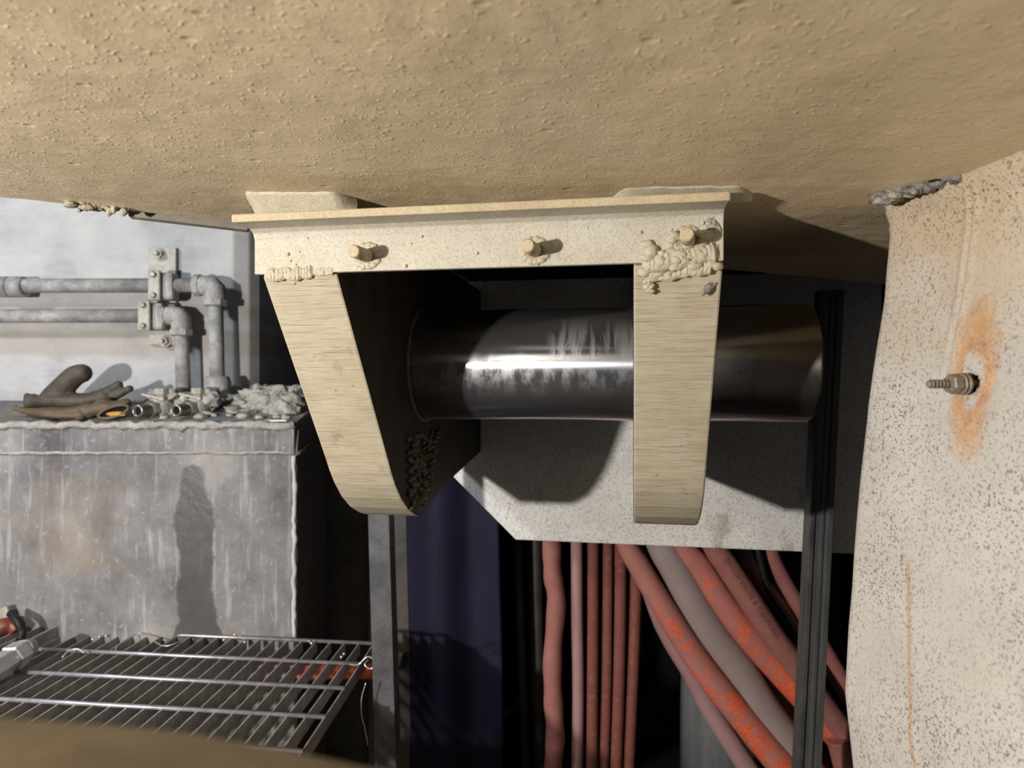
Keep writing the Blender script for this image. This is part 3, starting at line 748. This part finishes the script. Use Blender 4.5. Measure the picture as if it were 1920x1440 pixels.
# ------------------------------------------------------------------ posts
def post(name, label, xt, yt, xb, yb, d, wpx, mat, ztop, thick, cat='post'):
    t_, b_ = P(xt, yt, d), P(xb, yb, d); dr = (t_ - b_) / (t_.z - b_.z)
    top_ = b_ + dr * (ztop - b_.z); bot = b_ + dr * (-1.25 - b_.z); wd = wpx / FPX * d
    root = thing(name, label, cat, bot)
    L = (top_ - bot); ez = L.normalized()
    return root, bot, ez, L.length, wd
root, bot, ez, L_, wd = post('steel_post', 'flat grey steel post at the end of the grating', 710, 980, 722, 1400, 1.40, 40, M['post'], -.10, .02)
MB().prism([(-wd / 2, 0), (wd / 2, 0), (wd / 2, L_), (-wd / 2, L_)], bot, X, ez, Y, 0, .012, .0015).build('front_flange', M['post'], root)
MB().prism([(wd / 2 - .010, 0), (wd / 2, 0), (wd / 2, L_), (wd / 2 - .010, L_)], bot, X, ez, Y, .012, .06, .0015).build('side_flange', M['post'], root)
root, bot, ez, L_, wd = post('steel_post', 'dark ribbed steel upright crossing in front of the red hoses', 1543, 900, 1517, 1440, 1.45, 44, M['rail'], ZC - .03, .03)
MB().prism([(-wd / 2, 0), (wd / 2, 0), (wd / 2, L_), (-wd / 2, L_)], bot, X, ez, Y, 0, .03, .002).build('web', M['rail'], root)
MB().prism([(-wd / 2, 0), (-wd / 2 + .010, 0), (-wd / 2 + .010, L_), (-wd / 2, L_)], bot, X, ez, Y, -.005, 0.002, .0012).build('rib', M['post'], root)
MB().prism([(wd / 2 - .013, 0), (wd / 2, 0), (wd / 2, L_), (wd / 2 - .013, L_)], bot, X, ez, Y, -.004, 0.002, .0012).build('rib', M['rail'], root)
MB().prism([(-.002, 0), (.006, 0), (.006, L_), (-.002, L_)], bot, X, ez, Y, -.003, 0.002, .001).build('rib', M['rail'], root)

# ------------------------------------------------------------------ dark things behind
def slabpx(name, x0, x1, d, mat, label, cat, ztop, thick=.03, tilt=0):
    l, r = P(x0, 0, d).x, P(x1, 0, d).x; m_ = MB()
    m_.prism([(l, -1.25), (r, -1.25), (r + tilt, ztop), (l + tilt, ztop)], Vector((0, d, 0)), X, Z, Y, 0, thick, .003)
    return tag(center(m_.build(name, mat)), label, cat)
slabpx('steel_sheet', 575, 690, 2.05, M['black'], 'black steel sheet behind the grey post, left side', 'sheet', .1)
slabpx('steel_sheet', 690, 772, 1.99, M['black'], 'black steel sheet between the grey post and navy cover', 'sheet', .1)
# navy cover: gently folded
m_ = MB(); rows = []
for i in range(40):
    t = i / 39; x = P(765 + 175 * t, 0, 1.93).x
    y = 1.93 + .02 * math.cos(t * 9) + (.06 * (t - .8) if t > .8 else 0)
    rows.append([Vector((x + .006 * math.sin(z * 5), y, z)) for z in [-1.25 + k * .05 for k in range(29)]])
m_.grid(rows)
o = m_.build('navy_cover', M['navy']); md = o.modifiers.new('t', 'SOLIDIFY'); md.thickness = .012
tag(center(o), 'dark navy folded cover hanging behind the left lug', 'cover')
for (x0, x1, dd, rpx, lab) in ((962, 990, 2.06, 8, 'thin dark conduit leaning left of the red hoses, leftmost'), (1000, 1012, 2.12, 14, 'wider dark conduit standing beside the leftmost red hose')):
    m_ = MB(); m_.tube([P(x1, 1500, dd) - Z * .1, P(x0, 1000, dd) + Z * .3], rpx / FPX * dd, 12)
    tag(center(m_.build('conduit', M['conduit'])), lab, 'conduit', 'dark conduits by the hoses')
m_ = MB(); m_.box(P(742, 1236, 1.95), .034, .02, .040, .003, (1, 0, .0), (0, 1, 0), (.25, 0, 1))
tag(center(m_.build('metal_tab', M['duct'])), 'small pale metal tab beside the grey post', 'tab')
m_ = MB(); c = P(1350, 1440, 2.10); m_.lathe((c.x, c.y, -1.25), Z, [(0, .118), (.52, .118), (.53, .110), (.54, 0.03)], 40)
tag(center(m_.build('duct', M['duct'])), 'grey vertical duct standing behind the crossing hoses', 'duct')

# ------------------------------------------------------------------ hoses
HG = 'red rubber hoses behind the plate'
def hose(label, pts, rad, mat, d0, d1, up=True, down=True, group=HG, wig=0):
    n = len(pts)
    W_ = [P(x, y, d0 + (d1 - d0) * i / (n - 1)) for i, (x, y) in enumerate(pts)]
    t0 = (W_[0] - W_[1]).normalized()
    if up: W_.insert(0, W_[0] + t0 * .18 + Vector((0, .02, .06)))
    if down:
        e = W_[-1]; t1 = (W_[-1] - W_[-2]).normalized(); q = e + t1 * .15
        if q.z > -1.22: W_.append(q)
        W_.append(Vector((W_[-1].x + t1.x * .2, W_[-1].y + .02, -1.245 + .02)))
    sp = spline(W_, 8); m = len(sp)
    r = [v / FPX * (d0 + d1) / 2 for v in rad]
    rr = [r[0] + (r[-1] - r[0]) * k / (m - 1) for k in range(m)]
    if wig: rr = [v * (1 + wig * math.sin(k * .8)) for k, v in enumerate(rr)]
    root = thing('rubber_hose', label, 'hose', (sp[-1].x, sp[-1].y, sp[-1].z), group)
    mb = MB(); mb.tube(sp, rr, 18); mb.build('hose_body', mat, root)
    return root, sp, rr
V = 'h_red h_dark'.split()
hose('thick bulging dusty hose, leftmost of the upright red hoses', [(1034, 1010), (1036, 1075), (1043, 1130), (1036, 1230), (1037, 1310), (1041, 1380), (1036, 1450)], [17, 17.5], M['h_red'], 1.86, 1.86, wig=.05)
hose('dusty pink upright hose, second from the left', [(1081, 1010), (1082, 1150), (1084, 1300), (1082, 1450)], [11, 11], M['h_pink'], 1.88, 1.88)
hose('brown red upright hose, third from the left', [(1112, 1010), (1112, 1150), (1111, 1300), (1110, 1450)], [10.5, 11], M['h_dark'], 1.87, 1.87)
hose('brown red upright hose, fourth from the left', [(1140, 1010), (1139, 1150), (1137, 1300), (1132, 1450)], [9.5, 10], M['h_dark'], 1.88, 1.88)
hose('brown red upright hose, fifth from the left', [(1163, 1010), (1163, 1150), (1160, 1300), (1155, 1450)], [11, 11], M['h_dark'], 1.86, 1.86)
hose('brown red upright hose, rightmost of the upright row', [(1193, 1010), (1191, 1150), (1185, 1300), (1178, 1450)], [11, 11], M['h_dark'], 1.87, 1.87)
hose('scuffed hose with bright orange wear, lowest of the crossing ones', [(1173, 1015), (1197, 1060), (1237, 1127), (1278, 1193), (1325, 1260), (1378, 1327), (1432, 1393), (1480, 1450)], [18, 31], M['h_wear'], 1.76, 1.74)
hose('thin dusty hose curving down below the orange scuffed one', [(1228, 1130), (1255, 1193), (1295, 1260), (1330, 1327), (1372, 1393), (1412, 1455)], [17, 20], M['h_pink'], 1.85, 1.83)
hose('thin red hose squeezed between scuffed and thick grey hoses', [(1205, 1015), (1222, 1060), (1252, 1120), (1290, 1190), (1360, 1290), (1450, 1400)], [10, 10], M['h_dark'], 1.90, 1.92)
hose('very thick grey dusted hose in the middle of the crossing ones', [(1238, 1015), (1263, 1060), (1298, 1127), (1338, 1193), (1388, 1260), (1428, 1327), (1475, 1393), (1515, 1450)], [27, 39], M['h_grey'], 1.77, 1.77)
hose('orange scuffed hose just above the thick grey one', [(1275, 1015), (1310, 1060), (1354, 1127), (1404, 1193), (1465, 1260), (1530, 1330), (1600, 1410)], [21, 31], M['h_wear2'], 1.76, 1.74)
hose('pale pink hose showing beneath the upper scuffed hose', [(1395, 1230), (1440, 1285), (1480, 1345), (1520, 1410)], [22, 24], M['h_pink'], 1.88, 1.88)
hp, hsp, hrr = hose('red hose with faded black lettering', [(1335, 1015), (1363, 1060), (1407, 1127), (1450, 1193), (1500, 1260), (1560, 1345), (1640, 1450)], [22, 23], M['h_red'], 1.725, 1.72)
hose('red hose running behind the dark upright, second from top', [(1388, 1015), (1407, 1060), (1430, 1095), (1463, 1135), (1503, 1190), (1560, 1275), (1620, 1370)], [14, 14], M['h_pink'], 1.82, 1.82)
hose('red hose, uppermost of the crossing ones', [(1440, 1015), (1455, 1060), (1492, 1127), (1530, 1190), (1562, 1245), (1610, 1330)], [14, 15], M['h_red'], 1.80, 1.80)
hose('black thin hose between the two uppermost red hoses', [(1418, 1015), (1428, 1060), (1443, 1110), (1480, 1165), (1530, 1245), (1590, 1340)], [6, 6], M['rubber'], 1.77, 1.77)
hose('red hose end low in the corner by the panel', [(1570, 1385), (1576, 1408), (1584, 1440), (1592, 1480)], [20, 20], M['h_red'], 1.70, 1.70, False)
# lettering on the printed hose
def hose_text(txt, sp, rr, s0, size, ang, mat, parent):
    cu = bpy.data.curves.new('txt', 'FONT'); cu.body = txt; cu.size = size; cu.space_character = 1.12
    tmp = bpy.data.objects.new('txt', cu); C.objects.link(tmp)
    bpy.context.view_layer.update()
    me = bpy.data.meshes.new_from_object(tmp.evaluated_get(bpy.context.evaluated_depsgraph_get()))
    bpy.data.objects.remove(tmp); bpy.data.curves.remove(cu)
    cum = [0.0]
    for a, b in zip(sp, sp[1:]): cum.append(cum[-1] + (b - a).length)
    view = None; o0 = wloc(parent)
    for v in me.vertices:
        s_ = min(max(s0 + v.co.x, 0), cum[-1] - 1e-4)
        i = max(k for k in range(len(cum) - 1) if cum[k] <= s_)
        t = (s_ - cum[i]) / (cum[i + 1] - cum[i]); c = sp[i].lerp(sp[i + 1], t); tg = (sp[i + 1] - sp[i]).normalized()
        f = (-c).normalized(); f = (f - tg * f.dot(tg)).normalized(); sd = f.cross(tg)
        r = rr[i] + .0006; th = ang + (v.co.y - size * .35) / r
        if sd.z < 0: sd = -sd
        v.co = c + (f * math.cos(th) + sd * math.sin(th)) * r - o0
    me.materials.append(mat)
    o = bpy.data.objects.new('lettering', me); C.objects.link(o); o.parent = parent
    return o
cum = 0
for a, b in zip(hsp, hsp[1:]):
    cum += (b - a).length
    if 720 - b.z / b.y * FPX > 1042: break
hose_text('DUTCH VALVE & COUPLING', hsp, hrr, cum, .0165, .25, M['ink'], hp)

# ------------------------------------------------------------------ floor grating
ZG = -0.60; YW = math.radians(6.3)
GR = Vector((math.cos(YW), -math.sin(YW), 0)); GB = Vector((0.05, 1, 0)).normalized()
g0 = P(700, 1207, 1.0); g0 = g0 * (ZG / g0.z)           # far right corner
grating = thing('floor_grating', 'galvanised steel bar grating with cross rods below the block', 'grating', g0)
barme = None; nb = 30; pitch = .0345
m_ = MB(); m_.box(g0 - GB * .285 - Z * .0145, .0034, .58, .028, .0008, GR, GB, Z); first = m_.build('bearing_bar', M['grate'], grating)
for i in range(1, nb):
    c_ = first.copy(); C.objects.link(c_); c_.parent = grating; c_.location = -GR * (pitch * i)
m_ = MB(); Lr = pitch * nb
m_.tube([g0 + GR * .004 + Z * .001, g0 - GR * (Lr - .02) + Z * .001], .0044, 10); rod = m_.build('cross_rod', M['rod'], grating)
for k in (1, 2, 3, 4):
    c_ = rod.copy(); C.objects.link(c_); c_.parent = grating; c_.location = -GB * (.118 * k)
# support angle carrying the grating
m_ = MB(); m_.box(g0 - GR * .45 - GB * .56 - Z * .055, .98, .05, .05, .003, GR, GB, Z); m_.build('support_angle', M['black'], grating)
# second grating piece at the left with its side channel
g1 = P(113, 1170, 1.0); g1 = g1 * (-.575 / g1.z)
gr2 = thing('floor_grating', 'short raised piece of grating at the left edge with solid side', 'grating', g1)
m_ = MB(); m_.box(g1 - GB * .12 - Z * .022, .006, .24, .044, .001, GR, GB, Z); m_.build('side_plate', M['grate'], gr2)
m_ = MB(); m_.box(g1 - GR * pitch - GB * .2 - Z * .014, .0036, .40, .028, .0008, GR, GB, Z); f2 = m_.build('bearing_bar', M['grate'], gr2)
for i in range(1, 6):
    c_ = f2.copy(); C.objects.link(c_); c_.parent = gr2; c_.location = -GR * (pitch * i)
m_ = MB(); m_.tube([g1 + Z * .001, g1 - GR * .25 + Z * .001], .0044, 10); m_.build('cross_rod', M['rod'], gr2)
# coupling lying at the frame edge
cA = P(48, 1218, 1.48); cB = P(-30, 1268, 1.36); ax = (cB - cA).normalized()
cp = thing('hose_coupling', 'steel coupling with a bright hex collar at the left edge', 'coupling', P(10, 1262, 1.42))
MB().lathe(cA, ax, [(-.02, .016), (.0, .022), (.012, .025), (.014, .020), (.25, .020)], 20).build('sleeve', M['pipe'], cp)
MB().lathe(cA + ax * .012, ax, [(0, .024), (.003, .028), (.034, .028), (.037, .024)], 6, False, .3).build('hex_collar', M['wire'], cp)
MB().lathe(cA + ax * .056, ax, [(0, .022), (.002, .026), (.06, .026), (.062, .022)], 6, False, .3).build('hex_collar', M['wire'], cp)
# wet red hose end behind it
m_ = MB(); m_.tube(spline([P(-40, 1195, 1.60), P(0, 1176, 1.60), P(22, 1172, 1.61), P(34, 1182, 1.61)], 6), .018, 16)
rh = thing('hose_end', 'wet brick red hose end wrapped with black tape', 'hose', P(20, 1200, 1.6))
m_.build('hose_body', M['brick_red'], rh)
m_ = MB(); m_.tube(spline([P(20, 1150, 1.60), P(33, 1165, 1.58), P(42, 1185, 1.58), P(38, 1200, 1.57)], 6), .009, 10); m_.build('tape_tail', M['rubber'], rh)
m_ = MB(); m_.box(P(5, 1152, 1.63), .045, .02, .03, .004, (1, 0, .4), (0, 1, 0), (-.4, 0, 1)); m_.build('clip', M['bracket'], rh)
# wires on the grating
def wire(label, pts, r=.0014, mat='wire', d=None):
    W_ = []
    for x, y, up in pts:
        q = P(x, y, 1.0); q = q * ((ZG + .004 + up) / q.z) if d is None else P(x, y, d); W_.append(q)
    m_ = MB(); m_.tube(spline(W_, 6), r, 6)
    return tag(center(m_.build('tie_wire', M[mat])), label, 'wire', 'loose tie wires')
wire('bent tie wire zigzagging on the far grating', [(215, 1222, 0), (224, 1207, .004), (258, 1188, .006), (280, 1196, .004), (305, 1211, 0), (330, 1206, .003), (345, 1195, .006)])
wire('short curved wire loop on the left grating', [(117, 1233, 0), (128, 1221, .008), (145, 1217, .010), (158, 1224, .004)], .0022)
wire('twisted wire knot tying the grating to the grey post', [(655, 1246, 0), (672, 1246, .006), (688, 1232, .02), (700, 1236, .02), (706, 1246, .012), (694, 1254, .004), (684, 1246, .012), (690, 1238, .016)], .0018)
wire('long thin wire hanging down beside the grey post', [(686, 1280, 0), (678, 1310, 0), (678, 1340, 0), (684, 1365, 0), (690, 1398, 0)], .0012, 'wire', 1.36)
wire('kinked wire hooked under the coupling at the left edge', [(19, 1232, .02), (20, 1250, .01), (23, 1265, 0), (5, 1271, 0), (-10, 1276, 0)], .0016)
# water droplets on bars
m_ = MB()
for (x, y) in ((174, 1199), (187, 1194), (199, 1193), (425, 1186), (432, 1188), (440, 1190), (450, 1194), (459, 1204), (420, 1200), (580, 1202), (584, 1206), (640, 1232), (645, 1226)):
    q = P(x, y, 1.0); q = q * ((ZG + .003) / q.z); m_.lump(q, .0034, 2, .1)
tag(center(m_.build('water_drops', M['wire'])), 'glinting water drops clinging to the grating bars', 'water', None, 'stuff')
# orange hose under the grating
m_ = MB(); m_.tube([P(560, 1262, 1.66), P(640, 1260, 1.66), P(728, 1258, 1.66)], .018, 16)
tag(center(m_.build('rubber_hose', M['h_orange'])), 'bright orange hose lying under the grating by the grey post', 'hose')

# ------------------------------------------------------------------ blurred beam in the foreground
m_ = MB(); R_ = .085
edge = [(-50, 1295), (0, 1300), (200, 1318), (400, 1346), (600, 1388), (870, 1440), (1150, 1520)]
pts = []
for x, y in edge:
    d = .20; q = P(x, y, d); pts.append(q + Vector((0, -.03, -R_ * 1.03)))
m_.tube(spline(pts, 8), R_, 48, jag=.01)
tag(center(m_.build('steel_beam', M['fore'])), 'muddy brown rounded steel beam blurred in the near foreground', 'beam')
